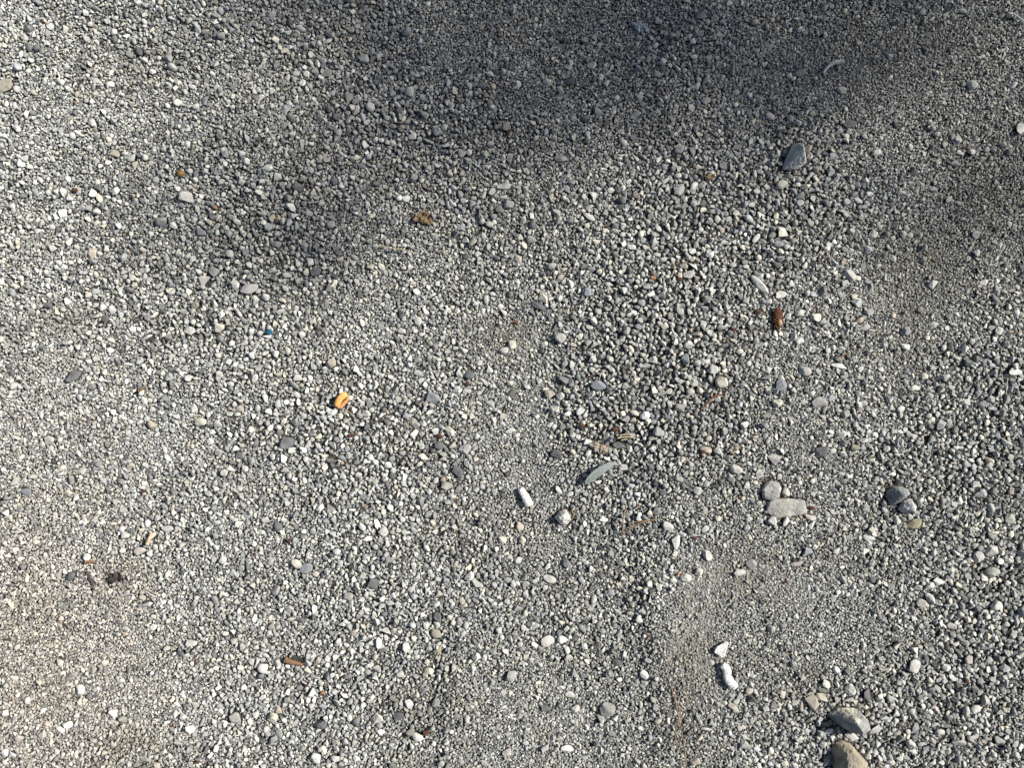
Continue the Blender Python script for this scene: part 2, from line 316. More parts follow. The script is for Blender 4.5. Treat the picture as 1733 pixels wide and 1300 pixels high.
BIG = [  # outline in photo px, apex px, height m
 ('split_rock', [(1400,1209),(1414,1200),(1430,1198),(1451,1201),(1462,1214),(1469,1231),(1463,1240),(1446,1236),(1428,1232),(1411,1221)], (1441,1215), .027,
  (.24,.245,.24), (.50,.48,.39), 'large split rock with a shaded grey left side and brighter cream right side, bottom right', 'rock'),
 ('brown_rock', [(1408,1264),(1414,1257),(1424,1254),(1439,1260),(1453,1274),(1466,1290),(1463,1312),(1438,1322),(1414,1312),(1408,1290)], (1431,1282), .020,
  (.25,.225,.18), (.33,.28,.20), 'large smooth brown grey rock cut by the bottom edge', 'rock'),
 ('grey_rock', [(1324,286),(1330,267),(1341,245),(1354,243),(1361,258),(1363,276),(1351,285),(1338,288)], (1348,264), .019,
  (.42,.42,.40), (.50,.50,.47), 'large upright grey rock at the edge of the shade, upper right', 'rock'),
 ('slab_stone', [(1299,850),(1310,845),(1324,847),(1338,844),(1361,847),(1363,869),(1343,873),(1331,871),(1312,877),(1297,866)], (1330,858), .0055,
  (.26,.26,.245), (.40,.38,.33), 'flat pale stained slab below a grey block, lower right', 'slab'),
 ('grey_block', [(1289,828),(1294,818),(1303,814),(1317,817),(1321,828),(1318,843),(1303,846),(1291,843)], (1305,830), .0065,
  (.24,.24,.23), (.33,.33,.305), 'rough grey block touching the top of the flat stained slab', 'stone'),
 ('dark_rock', [(1499,842),(1501,831),(1511,824),(1524,824),(1535,829),(1536,838),(1524,849),(1508,855)], (1519,836), .017,
  (.16,.17,.18), (.24,.25,.255), 'large dark blue rock leaning over a black gap, lower right', 'rock'),
 ('chipped_rock', [(1519,862),(1528,848),(1541,844),(1550,858),(1541,868),(1528,868)], (1537,854), .014,
  (.34,.34,.34), (.40,.40,.40), 'grey chipped rock just below the large dark blue rock', 'rock'),
 ('faceted_stone', [(938,876),(947,866),(957,862),(965,869),(966,880),(960,889),(948,886)], (953,872), .013,
  (.44,.44,.42), (.50,.49,.46), 'big pale faceted stone below the white cigarette butt and grey green leaf', 'stone'),
]
DEBRIS_KEEP = [(577,680,14),(890,840,16),(1233,1143,18),(1222,1097,14),(1005,806,12),(1028,788,12),(1315,530,14),(1315,550,12),(718,370,15),(1018,757,14),(497,1119,12),(485,1119,9),(195,978,14),(508,1120,9)]

# ------------------------------------------------------------------ lay the gravel: big grains first, smaller ones wedged between them
X0, X1, Y0, Y1 = -1.32, 1.32, -1.08, 1.08
R = 0.0006
HX = int((X1-X0)/R)+1; HY = int((Y1-Y0)/R)+1
hx = X0+np.arange(HX)*R; hy = Y0+np.arange(HY)*R
excl = np.zeros((HY, HX), bool)
def mark(px, py, rx, ry, ang):
    cx, cy = wx(px), wy(py); r = max(rx, ry)*S
    for _ in range(2):      # where the thing seen at this pixel stands on the uneven ground
        kk = (CAM_H-float(terr(cx, cy))-.003)/CAM_H; cx, cy = wx(px)*kk, wy(py)*kk
    i0, i1 = int((cx-r-X0)/R), int((cx+r-X0)/R)+2; j0, j1 = int((cy-r-Y0)/R), int((cy+r-Y0)/R)+2
    i0, j0 = max(i0, 0), max(j0, 0)
    dx = (hx[i0:i1][None, :]-cx)/S; dy = (hy[j0:j1][:, None]-cy)/S
    a = math.radians(ang); u = dx*math.cos(a)+dy*math.sin(a); v = -dx*math.sin(a)+dy*math.cos(a)
    excl[j0:j1, i0:i1] |= (u/rx)**2+(v/ry)**2 < 1
for s in stones: mark(s[0], s[1], s[2]/2, s[3]/2, s[4])
for bgk in BIG:
    o = np.array(bgk[1]); c = o.mean(0)
    for k in np.linspace(0.15, 1, 6):
        for q in range(len(o)):
            for tt in (0, .5):
                p = c+(o[q]*(1-tt)+o[(q+1) % len(o)]*tt-c)*k*.93; mark(p[0], p[1], 4, 4, 0)
for d in DEBRIS_KEEP: mark(d[0], d[1], d[2]*.6, d[2]*.6, 0)

NV = 48
occ = excl.copy(); occf = occ.ravel()
grains = []       # x y a b yaw
_ker = {}
def kernel(ra, rb, yaw):
    key = (round(ra/R*2), round(rb/R*2), int(yaw/math.pi*8) % 8)
    if key not in _ker:
        a_ = key[0]/2; b_ = key[1]/2; y_ = (key[2]+.5)*math.pi/8; w = int(math.ceil(a_))
        g = np.arange(-w, w+1); xx, yy = np.meshgrid(g, g)
        u_ = xx*math.cos(y_)+yy*math.sin(y_); v_ = -xx*math.sin(y_)+yy*math.cos(y_)
        m_ = (u_/max(a_, .6))**2+(v_/max(b_, .6))**2 <= 1
        _ker[key] = (yy[m_]*HX+xx[m_]).astype(np.int64)
    return _ker[key]
def pack(n, dmin, dmax, region, want, tol=.06, sortd=True):
    xa, xb, ya, yb = region
    x = rng.uniform(xa, xb, n); y = rng.uniform(ya, yb, n)
    i = ((x-X0)/R).astype(np.int64); j = ((y-Y0)/R).astype(np.int64)
    k = (~occ[j, i]) & (rng.random(n) < want(px_of(x), py_of(y)))
    x, y, i, j = x[k], y[k], i[k], j[k]; m = len(x)
    a = rng.uniform(dmin, dmax, m)/2; asp = rng.uniform(.58, 1, m); a = a/np.sqrt(asp); b_ = a*asp; yaw = rng.uniform(0, math.pi, m)
    idx = j*HX+i
    for q in range(m):
        if occf[idx[q]]: continue
        o_ = kernel(a[q]*.93, b_[q]*.93, yaw[q])+idx[q]
        if np.count_nonzero(occf[o_]) <= tol*len(o_):
            occf[o_] = True; grains.append((x[q], y[q], a[q], b_[q], yaw[q]))
full = (X0+.012, X1-.012, Y0+.012, Y1-.012)
mid = (-.95, .95, -.78, .78)
cf = lambda p, q: coarse_of(p, q)
pack(9000, .0078, .0105, full, lambda p, q: np.clip(cf(p, q)*.9, .04, 1)*.5)
pack(90000, .0060, .0080, full, lambda p, q: np.clip(cf(p, q)**1.5*.9, .02, 1)*.8)
pack(260000, .0046, .0062, full, lambda p, q: np.clip(cf(p, q)**1.4*1.1, .03, 1)*.85)
pack(420000, .0034, .0048, full, lambda p, q: np.clip(cf(p, q)**1.1*1.1, .07, 1)*.7, .08)
n0 = len(grains)
pack(650000, .0025, .0035, mid, lambda p, q: np.clip(1.1-cf(p, q)*.8, .25, 1), .08)
pack(770000, .0019, .0026, mid, lambda p, q: np.clip(.75-cf(p, q)*.5, .2, 1), .10)
NC = len(grains); gA = np.array(grains)
# finest grit: whatever gap is left
def grit(n, dmin, dmax, region):
    xa, xb, ya, yb = region
    x = rng.uniform(xa, xb, n); y = rng.uniform(ya, yb, n)
    i = ((x-X0)/R).astype(np.int64); j = ((y-Y0)/R).astype(np.int64)
    k = (~occ[j, i]) & (rng.random(n) < np.clip(1.25-cf(px_of(x), py_of(y))*1.3, .10, 1))
    x, y, i, j = x[k], y[k], i[k], j[k]
    _, uq = np.unique((j//2)*HX+(i//2), return_index=True)
    x, y, i, j = x[uq], y[uq], i[uq], j[uq]; occ[j, i] = True
    a = rng.uniform(dmin, dmax, len(x))/2
    return np.stack([x, y, a, a*rng.uniform(.65, 1, len(x)), rng.uniform(0, 6.28, len(x))], 1)
G1 = grit(920000, .0012, .0020, mid)
# loose grains resting on top
nt_ = 9000
xt = rng.uniform(*full[:2], nt_); yt = rng.uniform(*full[2:], nt_)
kt = ~excl[((yt-Y0)/R).astype(int), ((xt-X0)/R).astype(int)] & (rng.random(nt_) < .2+cf(px_of(xt), py_of(yt)))
xt, yt = xt[kt], yt[kt]; at_ = .00135+.0019*rng.random(len(xt))**2
GT = np.stack([xt, yt, at_, at_*rng.uniform(.6, 1, len(xt)), rng.uniform(0, 6.28, len(xt))], 1)
GP = np.concatenate([gA, G1, GT], 0); M = len(GP)
cc = np.minimum(GP[:, 2], GP[:, 3])*rng.uniform(.60, 1.1, M)
flatk = rng.random(M) < .25; cc[flatk] *= .6
zz = terr(GP[:, 0], GP[:, 1]) + .0012 + .40*cc + rng.normal(0, .00035, M) + .0004*vnoise(GP[:, 0], GP[:, 1], 60)
sm = np.clip((.0021-GP[:, 2])/.0009, 0, 1)*np.clip(coarse_of(px_of(GP[:, 0]), py_of(GP[:, 1]))-.3, 0, 1)
zz -= .0032*sm
zz[len(gA)+len(G1):] += .0034
tilt = rng.normal(0, .30, (M, 2))
GA = np.stack([GP[:, 0], GP[:, 1], zz, GP[:, 2], GP[:, 3], cc, GP[:, 4], tilt[:, 0], tilt[:, 1], rng.integers(0, NV, M)], 1)
print('grains', n0, NC, 'grit', len(G1), M)
# per-grain colour
px, py = px_of(GA[:, 0]), py_of(GA[:, 1])
big = GA[:, 3]/.004
g = np.clip(rng.normal(.385, .095, M), .13, .66)
tint = np.stack([np.full(M, .985), np.ones(M), np.full(M, .935)], 1)
kind = rng.random(M)
bl = kind < .22; tint[bl] = (.97, 1.0, 1.01); g[bl] *= .76
cr_ = (kind > .22) & (kind < .31); tint[cr_] = (1.05, 1.0, .86); g[cr_] *= 1.18
dk = (kind > .31) & (kind < .41); g[dk] *= .42; tint[dk] = (.97, 1, 1.03)
tn = (kind > .41) & (kind < .42); tint[tn] = (1.10, .96, .82); g[tn] *= .9
rs = (kind > .43) & (kind < .4312) & (GA[:, 3] < .0022); tint[rs] = (1.3, .8, .55); g[rs] *= .5
wt = (kind > .44) & (kind < .475); g[wt] *= 1.4
dr = dirt_of(px, py)*np.clip(1.2-big*.45, .25, 1)
dr = np.clip(dr*rng.uniform(.4, 1.3, M), 0, 1)[:, None]
colr = g[:, None]*tint
colr = colr*(1-.8*dr) + .8*dr*np.array([.175, .157, .112])[None, :]
colr = colr*(1+.16*sig((560+90*vnoise(px, py, 1/150., 6)-px)/130.))[:, None]    # light falloff, brighter to the left, put into the grain colour
warm = gs(px, py, 20, 1120, 260, 330)[:, None]*.5
colr = colr*(1-warm) + warm*colr*np.array([1.10, .99, .93])[None, :]
colr = np.clip(colr, .02, .8)

# source shapes live outside the scene; the gravel object instances them
srcc = bpy.data.collections.new('gravel_shapes')
for k in range(NV):
    if k % 4: v, f = hull_pts(100+k, int(rng.integers(9, 18)))
    else: v, f = rock_pts(100+k, 2, planes=int(rng.integers(8, 15)), lo=.5, hi=.85, rough=.05)
    m_ = bpy.data.meshes.new('grain'); m_.from_pydata([tuple(p) for p in v], [], f); m_.materials.append(gm)
    if k % 8 == 0: m_.polygons.foreach_set('use_smooth', [True]*len(m_.polygons))
    o_ = bpy.data.objects.new('grain_%02d' % k, m_); srcc.objects.link(o_)
pm = bpy.data.meshes.new('gravel'); pm.vertices.add(M)
pm.vertices.foreach_set('co', GA[:, :3].astype(np.float32).ravel())
def addattr(name, ty, arr, fld):
    a = pm.attributes.new(name, ty, 'POINT'); a.data.foreach_set(fld, np.ascontiguousarray(arr).ravel())
addattr('scl', 'FLOAT_VECTOR', GA[:, 3:6].astype(np.float32)*1.04, 'vector')
addattr('rot', 'FLOAT_VECTOR', GA[:, [7, 8, 6]].astype(np.float32), 'vector')
addattr('vid', 'INT', GA[:, 9].astype(np.int32), 'value')
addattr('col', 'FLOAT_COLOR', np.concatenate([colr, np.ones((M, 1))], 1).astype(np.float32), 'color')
pm.materials.append(gm)
gob = bpy.data.objects.new('gravel', pm); COL.objects.link(gob)
tag(gob, 'loose grey crushed limestone gravel and grit covering the ground', 'gravel', kind='stuff')
ng = bpy.data.node_groups.new('scatter_gravel', 'GeometryNodeTree')
ng.interface.new_socket('Geometry', in_out='INPUT', socket_type='NodeSocketGeometry')
ng.interface.new_socket('Geometry', in_out='OUTPUT', socket_type='NodeSocketGeometry')
gi = ng.nodes.new('NodeGroupInput'); gout = ng.nodes.new('NodeGroupOutput')
ci = ng.nodes.new('GeometryNodeCollectionInfo'); ci.inputs['Collection'].default_value = srcc
ci.inputs['Separate Children'].default_value = True; ci.inputs['Reset Children'].default_value = True
iop = ng.nodes.new('GeometryNodeInstanceOnPoints'); iop.inputs['Pick Instance'].default_value = True
def na(name, ty):
    n = ng.nodes.new('GeometryNodeInputNamedAttribute'); n.data_type = ty; n.inputs['Name'].default_value = name; return n.outputs['Attribute']
e2r = ng.nodes.new('FunctionNodeEulerToRotation')
ng.links.new(na('rot', 'FLOAT_VECTOR'), e2r.inputs[0])
ng.links.new(gi.outputs[0], iop.inputs['Points']); ng.links.new(ci.outputs[0], iop.inputs['Instance'])
ng.links.new(na('vid', 'INT'), iop.inputs['Instance Index']); ng.links.new(e2r.outputs[0], iop.inputs['Rotation'])
ng.links.new(na('scl', 'FLOAT_VECTOR'), iop.inputs['Scale'])
ng.links.new(iop.outputs[0], gout.inputs[0])
md = gob.modifiers.new('scatter', 'NODES'); md.node_group = ng

def surf(x, y, r=.005): return float(terr(x, y))+.0030
def at(px, py, r=.005, lift=0.0):     # a spot on the gravel seen at a photo pixel
    x, y = wx(px), wy(py); z = surf(x, y, r)
    for _ in range(2):
        k = (CAM_H-z-lift)/CAM_H; x, y = wx(px)*k, wy(py)*k; z = surf(x, y, r)
    return Vector((x, y, z+lift))

# ------------------------------------------------------------------ landmarks for the wording
LM = [(577,680,'the orange foam curl'),(890,840,'the straight white cigarette butt'),(1233,1143,'the bent white cigarette butt'),
 (1018,797,'the grey green leaf'),(1315,540,'the rusty brown seed husk'),(718,370,'the brown crumpled leaf'),(497,1118,'the thick brown twig'),
 (1435,1218,'the split cream rock'),(1435,1285,'the big brown rock'),(1345,264,'the big upright grey rock'),(1325,850,'the flat stained slab'),
 (1517,838,'the dark blue rock'),(743,1100,'the yellow straw tuft'),(1403,111,'the pale curved twig'),(457,563,'the blue plastic scrap'),
 (308,293,'the amber seed'),(256,912,'the tan wood sliver'),(1085,882,'the long forked straw'),(953,876,'the big faceted stone'),
 (0,0,'the top left corner'),(1733,0,'the top right corner'),(0,1300,'the bottom left corner'),(1733,1300,'the bottom right corner'),
 (0,650,'the middle of the left edge'),(1733,650,'the middle of the right edge'),(866,0,'the middle of the top edge'),(866,1300,'the middle of the bottom edge')]
DIRS = ['right of','above right of','above','above left of','left of','below left of','below','below right of']
SHW = {'wedge':'wedge-shaped','oval':'oval','round':'rounded','flat':'flat','blocky':'blocky','long':'elongated'}
used = set()
def stone_label(px, py, w, h, col, shp):
    sz = 'larger' if w*h > 330 else ('small' if w*h < 170 else 'medium')
    order = sorted(LM, key=lambda l: math.hypot(l[0]-px, l[1]-py))
    for l in order:
        dx, dy = px-l[0], l[1]-py
        dd = math.hypot(dx, dy)
        if dd < 18: continue
        k = int(round(math.atan2(dy, dx)/(math.pi/4))) % 8
        near = 'just ' if dd < 45 else ('' if dd < 150 else 'well ')
        s = '%s %s %s stone %s%s %s' % (sz, KCOL[col][1], SHW[shp], near, DIRS[k], l[2])
        if s not in used:
            used.add(s); return s
    return s

# ------------------------------------------------------------------ notable stones as things of their own
mats = {}
for k, (c, _) in KCOL.items():
    for v in range(2): mats[k, v] = stone_mat('stone_%s' % k, [x*(1, .88)[v] for x in c], .28, [x*(.8, 1.1)[v] for x in c], seed=hash(k) % 17 if False else len(k)*3+v)
SP = {'wedge': (5, .40, .75), 'oval': (11, .62, .92), 'round': (12, .64, .90), 'flat': (8, .5, .85), 'blocky': (9, .5, .8), 'long': (9, .55, .85)}
for q, (px_, py_, w, h, ang, ck, shp) in enumerate(stones):
    pl, lo, hi = SP[shp]
    v, f = hull_pts(900+q, 8+q % 5) if shp in ('blocky', 'wedge') and q % 3 else rock_pts(900+q, 3, min(pl, 10), min(lo, .56), hi, .085)
    th = {'flat': .30, 'round': .74, 'oval': .6}.get(shp, .52)*min(w, h)/2
    r2 = np.random.default_rng(q)
    v = v*np.array([w/2, h/2, th])*S*1.04
    tl = Euler((r2.normal(0, .14), r2.normal(0, .14), math.radians(ang))).to_matrix()
    v = v@np.array(tl).T
    p = at(px_, py_, max(w, h)*S*.7)
    o = meshob('stone', v, f, mats[ck, q % 2], smooth=(q % 5 == 0 and shp in ('oval', 'round')))
    o.location = p + Vector((0, 0, th*S*(.30 if shp != 'flat' else .6)))
    tag(o, stone_label(px_, py_, w, h, ck, shp), 'stone', 'stones lying on the finer gravel')

TOPS = {'split_rock': [(1430,1202,.026),(1437,1216,.035),(1445,1231,.024),(1458,1214,.021),(1465,1229,.013),(1449,1204,.022)],
 'brown_rock': [(1421,1263,.019),(1434,1262,.020),(1447,1276,.019),(1455,1295,.015),(1425,1300,.022),(1437,1288,.0225)],
 'grey_rock': [(1346,249,.014),(1352,250,.016),(1351,264,.020),(1355,276,.016),(1347,277,.013)]}
def hull_rock(name, outline, apex, height, c1, c2, seed):
    r = np.random.default_rng(seed); o = np.array(outline, float); c = o.mean(0); base = at(c[0], c[1], .010)
    o = o+(o-c)*.04
    pts = []
    for q in o:
        w_ = ((q[0]-c[0])*S, -(q[1]-c[1])*S)
        pts.append((*w_, r.uniform(.001, .004))); pts.append((w_[0]*.8, w_[1]*.8, -.008))
    tops = TOPS.get(name)
    if not tops:
        ap = np.array(apex, float); lo_, hi_ = (.72, .93) if height < .01 else (.2, .8); tops = [(*(ap+(q-ap)*r.uniform(lo_, hi_)), height*r.uniform(.7, 1)) for q in o[::(1 if height < .01 else 2)]]+[(*ap, height)]
    for q in tops: pts.append(((q[0]-c[0])*S, -(q[1]-c[1])*S, q[2]))
    bm = bmesh.new()
    for q in pts: bm.verts.new(q)
    bmesh.ops.convex_hull(bm, input=bm.verts)
    for v in [v for v in bm.verts if not v.link_faces]: bm.verts.remove(v)
    bmesh.ops.dissolve_limit(bm, angle_limit=.12, verts=bm.verts, edges=bm.edges)
    bmesh.ops.bevel(bm, geom=list(bm.edges), offset=.0007, segments=1, affect='EDGES', clamp_overlap=True)
    bmesh.ops.triangulate(bm, faces=bm.faces)
    for _ in range(5):
        es = [e for e in bm.edges if e.calc_length() > .0013]
        if es: bmesh.ops.subdivide_edges(bm, edges=es, cuts=1); bmesh.ops.triangulate(bm, faces=bm.faces)
    bm.verts.ensure_lookup_table(); bm.verts.index_update()
    v = np.array([q.co[:] for q in bm.verts]); f = [tuple(q.index for q in a.verts) for a in bm.faces]; bm.free()
    nn = v/np.maximum(np.linalg.norm(v, axis=1), 1e-5)[:, None]
    v = v + nn*(.0007*vn3(v*220, 1, seed)+.0008*vn3(v*600, 1, seed+2)+.0005*vn3(v*1500, 1, seed+4))[:, None]
    o_ = meshob(name, v, f, stone_mat(name+'_surface', c1, .32, c2, seed=seed, sc=90), smooth=True)
    o_.location = Vector((base.x, base.y, base.z-.0012)); return o_
for q, (nm, ol, apx, hh, c1, c2, lab, cat) in enumerate(BIG):
    fn = hull_rock
    tag(fn(nm, ol, apx, hh, c1, c2, 31+q), lab, cat)

# ------------------------------------------------------------------ litter and plant scraps
def tube(pts, rad, seg=10, flat=1.0, jit=0.0, seed=0, cap=True):
    r = np.random.default_rng(seed)
    pts = [Vector(p) for p in pts]; n = len(pts); V = []; F = []
    for i, p in enumerate(pts):
        tdir = (pts[min(i+1, n-1)]-pts[max(i-1, 0)]).normalized()
        side = tdir.cross(Vector((0, 0, 1)))
        side = side.normalized() if side.length > 1e-6 else Vector((1, 0, 0))
        up = side.cross(tdir).normalized(); rr = rad[i] if hasattr(rad, '__len__') else rad
        for k in range(seg):
            a = 2*math.pi*k/seg; j = 1+jit*r.normal()
            V.append(p+side*math.cos(a)*rr*j+up*math.sin(a)*rr*flat*j)
    for i in range(n-1):
        for k in range(seg):
            a = i*seg+k; b_ = i*seg+(k+1) % seg; F.append((a, b_, b_+seg, a+seg))
    if cap:
        F.append(tuple(range(seg-1, -1, -1))); F.append(tuple((n-1)*seg+k for k in range(seg)))
    return V, F
def smoothpath(p, n=24):
    p = [Vector(a) for a in p]; out = []; m = len(p)-1
    for i in range(m):
        p0, p1, p2, p3 = p[max(i-1, 0)], p[i], p[i+1], p[min(i+2, m)]
        for k in range(n//m+1):
            t_ = k/(n//m+1)
            out.append(.5*((2*p1)+(p2-p0)*t_+(2*p0-5*p1+4*p2-p3)*t_*t_+(3*p1-p0-3*p2+p3)*t_**3))
    out.append(p[-1]); return out
def local(ppx, base, lift=0.0, zs=None, hug=False):
    out = []
    for i, q in enumerate(ppx):
        w = at(q[0], q[1], .003) if hug else at(q[0], q[1], .006)
        z = (w.z if hug else base.z) + (zs[i] if zs else lift)
        out.append((w.x-base.x, w.y-base.y, z-base.z))
    return out

# orange foam curl
base = at(578, 679, .008)
t_ = empty('foam_curl', base)
orange = plain_mat('orange_foam', (.78, .41, .13), .8, (.58, .30, .10), 500, .3, trans=.2)
tanin = plain_mat('foam_inside', (.62, .30, .12), .8, (.42, .20, .10), 500)
pts = smoothpath(local([(589,668),(583,669.5),(577,675),(572.5,683),(571,688)], base, zs=[.004,.0055,.0062,.0055,.0042]), 24)
n = len(pts)
V, F = tube(pts, [.0040*math.sqrt(max(.12, 1-(2*abs(i/(n-1)-.5))**5)) for i in range(n)], 14, .85, .015, 3)
o = meshob('outer_curl', V, F, orange, t_, True)
pts = smoothpath(local([(590,669),(589,675),(584,681),(577,688),(570,690)], base, zs=[.0035,.002,.0015,.0015,.0015]), 20)
n = len(pts)
V, F = tube(pts, [.0024*math.sqrt(max(.1, 1-(2*abs(i/(n-1)-.5))**4)) for i in range(n)], 10, .8, .05, 4)
o = meshob('torn_underside', V, F, tanin, t_, True)
tag(t_, 'small bright orange foam curl lying on the gravel left of centre', 'foam scrap')

# cigarette butts
paper = plain_mat('white_paper', (.66, .66, .65), .9, (.50, .50, .49), 420, .6)
cork = plain_mat('filter_fibre', (.78, .76, .72), .9, (.55, .52, .46), 700, .6)
ash = plain_mat('scorched_paper', (.35, .34, .34), .9, (.75, .75, .76), 900, .6)
def butt(path, r0, r1, label, seed):
    mx_, my_ = np.mean([p[0] for p in path]), np.mean([p[1] for p in path])
    base = at(mx_, my_, .008); t_ = empty('cigarette_butt', base)
    pts = smoothpath(local(path, base, .0042), 26); n = len(pts)
    rr = np.random.default_rng(seed)
    rad = [(r0+(r1-r0)*i/(n-1))*(1+.045*math.sin(i*.55+seed)+.03*rr.normal()) for i in range(n)]
    c = 5
    V, F = tube(pts[c-1:n-2], rad[c-1:n-2], 16, .60, .055, seed); meshob('paper_wrap', V, F, paper, t_, False)
    V, F = tube(pts[:c], [x*.93 for x in rad[:c]], 14, .75, .10, seed+1); meshob('scorched_tip', V, F, ash, t_, False)
    V, F = tube(pts[n-3:], [x*.94 for x in rad[n-3:]], 14, .78, .06, seed+2); meshob('filter_end', V, F, cork, t_, False)
    tag(t_, label, 'cigarette butt', 'crushed white cigarette butts')
butt([(880,826),(885,834),(891,844),(896,855)], .0036, .0056, 'straight white cigarette butt tapering upward, left of the grey green leaf', 5)
butt([(1220,1124),(1228,1131),(1230,1146),(1242,1161)], .0046, .0052, 'bent white cigarette butt casting a dark shadow, lower right', 9)

def leaf(name, mid, width, mat, rib, label, cat, thick=.0004, lift=.004, cup=.15, zs=None, seed=1, wprof=None, crumple=0.0):
    mx_, my_ = np.mean([p[0] for p in mid]), np.mean([p[1] for p in mid])
    base = at(mx_, my_, .010)
    pts = smoothpath(local(mid, base, lift, zs), 30); n = len(pts); m = 9; r = np.random.default_rng(seed)
    V = []; F = []
    for i, p in enumerate(pts):
        s = i/(n-1); w = width*S/2*(wprof(s) if wprof else math.sin(math.pi*min(1, s*.97+.03))**.75)
        w = max(w, .0003)
        td = (pts[min(i+1, n-1)]-pts[max(i-1, 0)]).normalized(); sd = td.cross(Vector((0, 0, 1))).normalized()
        for k in range(m):
            u = (k/(m-1))*2-1
            V.append(p+sd*w*u*(1+.05*r.normal())+Vector((0, 0, cup*w*u*u+crumple*(r.normal()))))
    N_ = len(V); V += [v-Vector((0, 0, thick)) for v in V]
    for i in range(n-1):
        for k in range(m-1):
            a = i*m+k; F.append((a, a+1, a+m+1, a+m)); F.append((a+N_, a+m+N_, a+m+1+N_, a+1+N_))
    for i in range(n-1):
        for k in (0, m-1):
            a = i*m+k; F.append((a, a+m, a+m+N_, a+N_) if k == 0 else (a, a+N_, a+m+N_, a+m))
    for k in range(m-1):
        F.append((k, k+N_, k+1+N_, k+1)); a = (n-1)*m+k; F.append((a, a+1, a+1+N_, a+N_))
    t_ = empty(name, base); meshob('blade', V, F, mat, t_, True)
    if rib:
        V, F = tube([p+Vector((0, 0, .0002)) for p in pts], [.0004*(1.1-i/(n-1)) for i in range(n)], 6); meshob('midrib', V, F, rib, t_)
    tag(t_, label, cat); return t_
gl = plain_mat('dull_leaf', (.235, .27, .26), .6, (.19, .215, .205), 250, .4)
glr = plain_mat('leaf_rib', (.30, .33, .31), .6)
leaf('willow_leaf', [(989,818),(1000,807),(1014,796),(1029,787),(1041,782)], 13, gl, glr, 'narrow dull grey green willow leaf, right of the straight cigarette butt', 'leaf',
     zs=[.006,.0075,.008,.0075,.006], wprof=lambda s: .12+.95*math.sin(math.pi*min(.93, s**.85))**.8)
chip = plain_mat('weathered_paper', (.62,.62,.61), .85, (.45,.45,.44), 260, .6)
leaf('paper_scrap', [(1214,1107),(1219,1099),(1226,1090),(1229,1084)], 17, chip, None, 'flat pale grey paper scrap just above the bent cigarette butt', 'paper scrap', thick=.0008, lift=.0035, cup=.1, seed=4, wprof=lambda s: .75+.35*math.sin(s*5+.5)-.4*(s > .9), crumple=.00025)

def crumpled(name, px_, py_, w, h, ang, mat, label, cat, seed, hgt=.004, zoff=.001):
    base = at(px_, py_, .006); r = np.random.default_rng(seed); n = 20
    V = []; F = []; a = math.radians(ang)
    for j in range(n):
        for i in range(n):
            u = i/(n-1)*2-1; v = j/(n-1)*2-1
            # squircle mapping with a ragged rim
            rr = math.hypot(u, v); mxr = max(abs(u), abs(v)); s = (mxr/rr if rr > 0 else 1)
            th_ = math.atan2(v, u); rag = 1+.22*math.sin(3*th_+seed)+.12*math.sin(7*th_+seed*2)
            x = u*s*w/2*S*rag; y = v*s*h/2*S*rag
            V.append([x*math.cos(a)-y*math.sin(a), x*math.sin(a)+y*math.cos(a), 0])
    V = np.array(V)
    V[:, 2] = zoff + hgt*(.5+.9*vn3(V*260, 1, seed)+.5*vn3(V*700, 1, seed+2))
    V2 = V-np.array([0, 0, .0005]); N_ = len(V)
    for j in range(n-1):
        for i in range(n-1):
            q = j*n+i; F.append((q, q+1, q+n+1, q+n)); F.append((q+N_, q+n+N_, q+n+1+N_, q+1+N_))
    rim = [i for i in range(n)]+[j*n+n-1 for j in range(1, n)]+[(n-1)*n+i for i in range(n-2, -1, -1)]+[j*n for j in range(n-2, 0, -1)]
    for k in range(len(rim)):
        p, q = rim[k], rim[(k+1) % len(rim)]; F.append((p, p+N_, q+N_, q))
    o = meshob(name, np.concatenate([V, V2]), F, mat); o.location = base
    tag(o, label, cat); return o
brown = plain_mat('dry_brown_leaf', (.13, .09, .05), .8, (.22, .16, .09), 260)
beige = plain_mat('faded_leaf', (.30, .26, .20), .85, (.20, .17, .13), 260)
rust = plain_mat('rusty_husk', (.12, .045, .02), .75, (.04, .02, .012), 330)
black = plain_mat('charred_leaf', (.03, .028, .025), .8, (.06, .05, .045), 260)
straw = plain_mat('dry_straw', (.50, .43, .28), .75, (.38, .30, .18), 300)
reed = plain_mat('pine_straw', (.24, .17, .10), .85, (.16, .11, .07), 300)
pale_s = plain_mat('bleached_stem', (.50, .49, .45), .8, (.38, .37, .35), 300)
crumpled('crumpled_leaf', 718, 370, 30, 19, -15, brown, 'brown crumpled dead leaf in the shaded gravel above centre', 'leaf', 3, .005)
crumpled('leaf_fragment', 1018, 758, 36, 16, -12, beige, 'beige faded leaf fragment just above the grey green leaf', 'leaf', 6, .003)
crumpled('charred_leaf', 197, 978, 26, 17, 0, black, 'black charred leaf scrap in the lower left', 'leaf', 8, .005)
crumpled('leaf_fragment', 1200, 299, 16, 11, 0, brown, 'dark brown leaf crumb left of the big upright grey rock', 'leaf', 12, .004)
crumpled('leaf_fragment', 1243, 760, 20, 10, 30, beige, 'faded leaf crumb between pebbles above the flat stained slab', 'leaf', 14, .003)

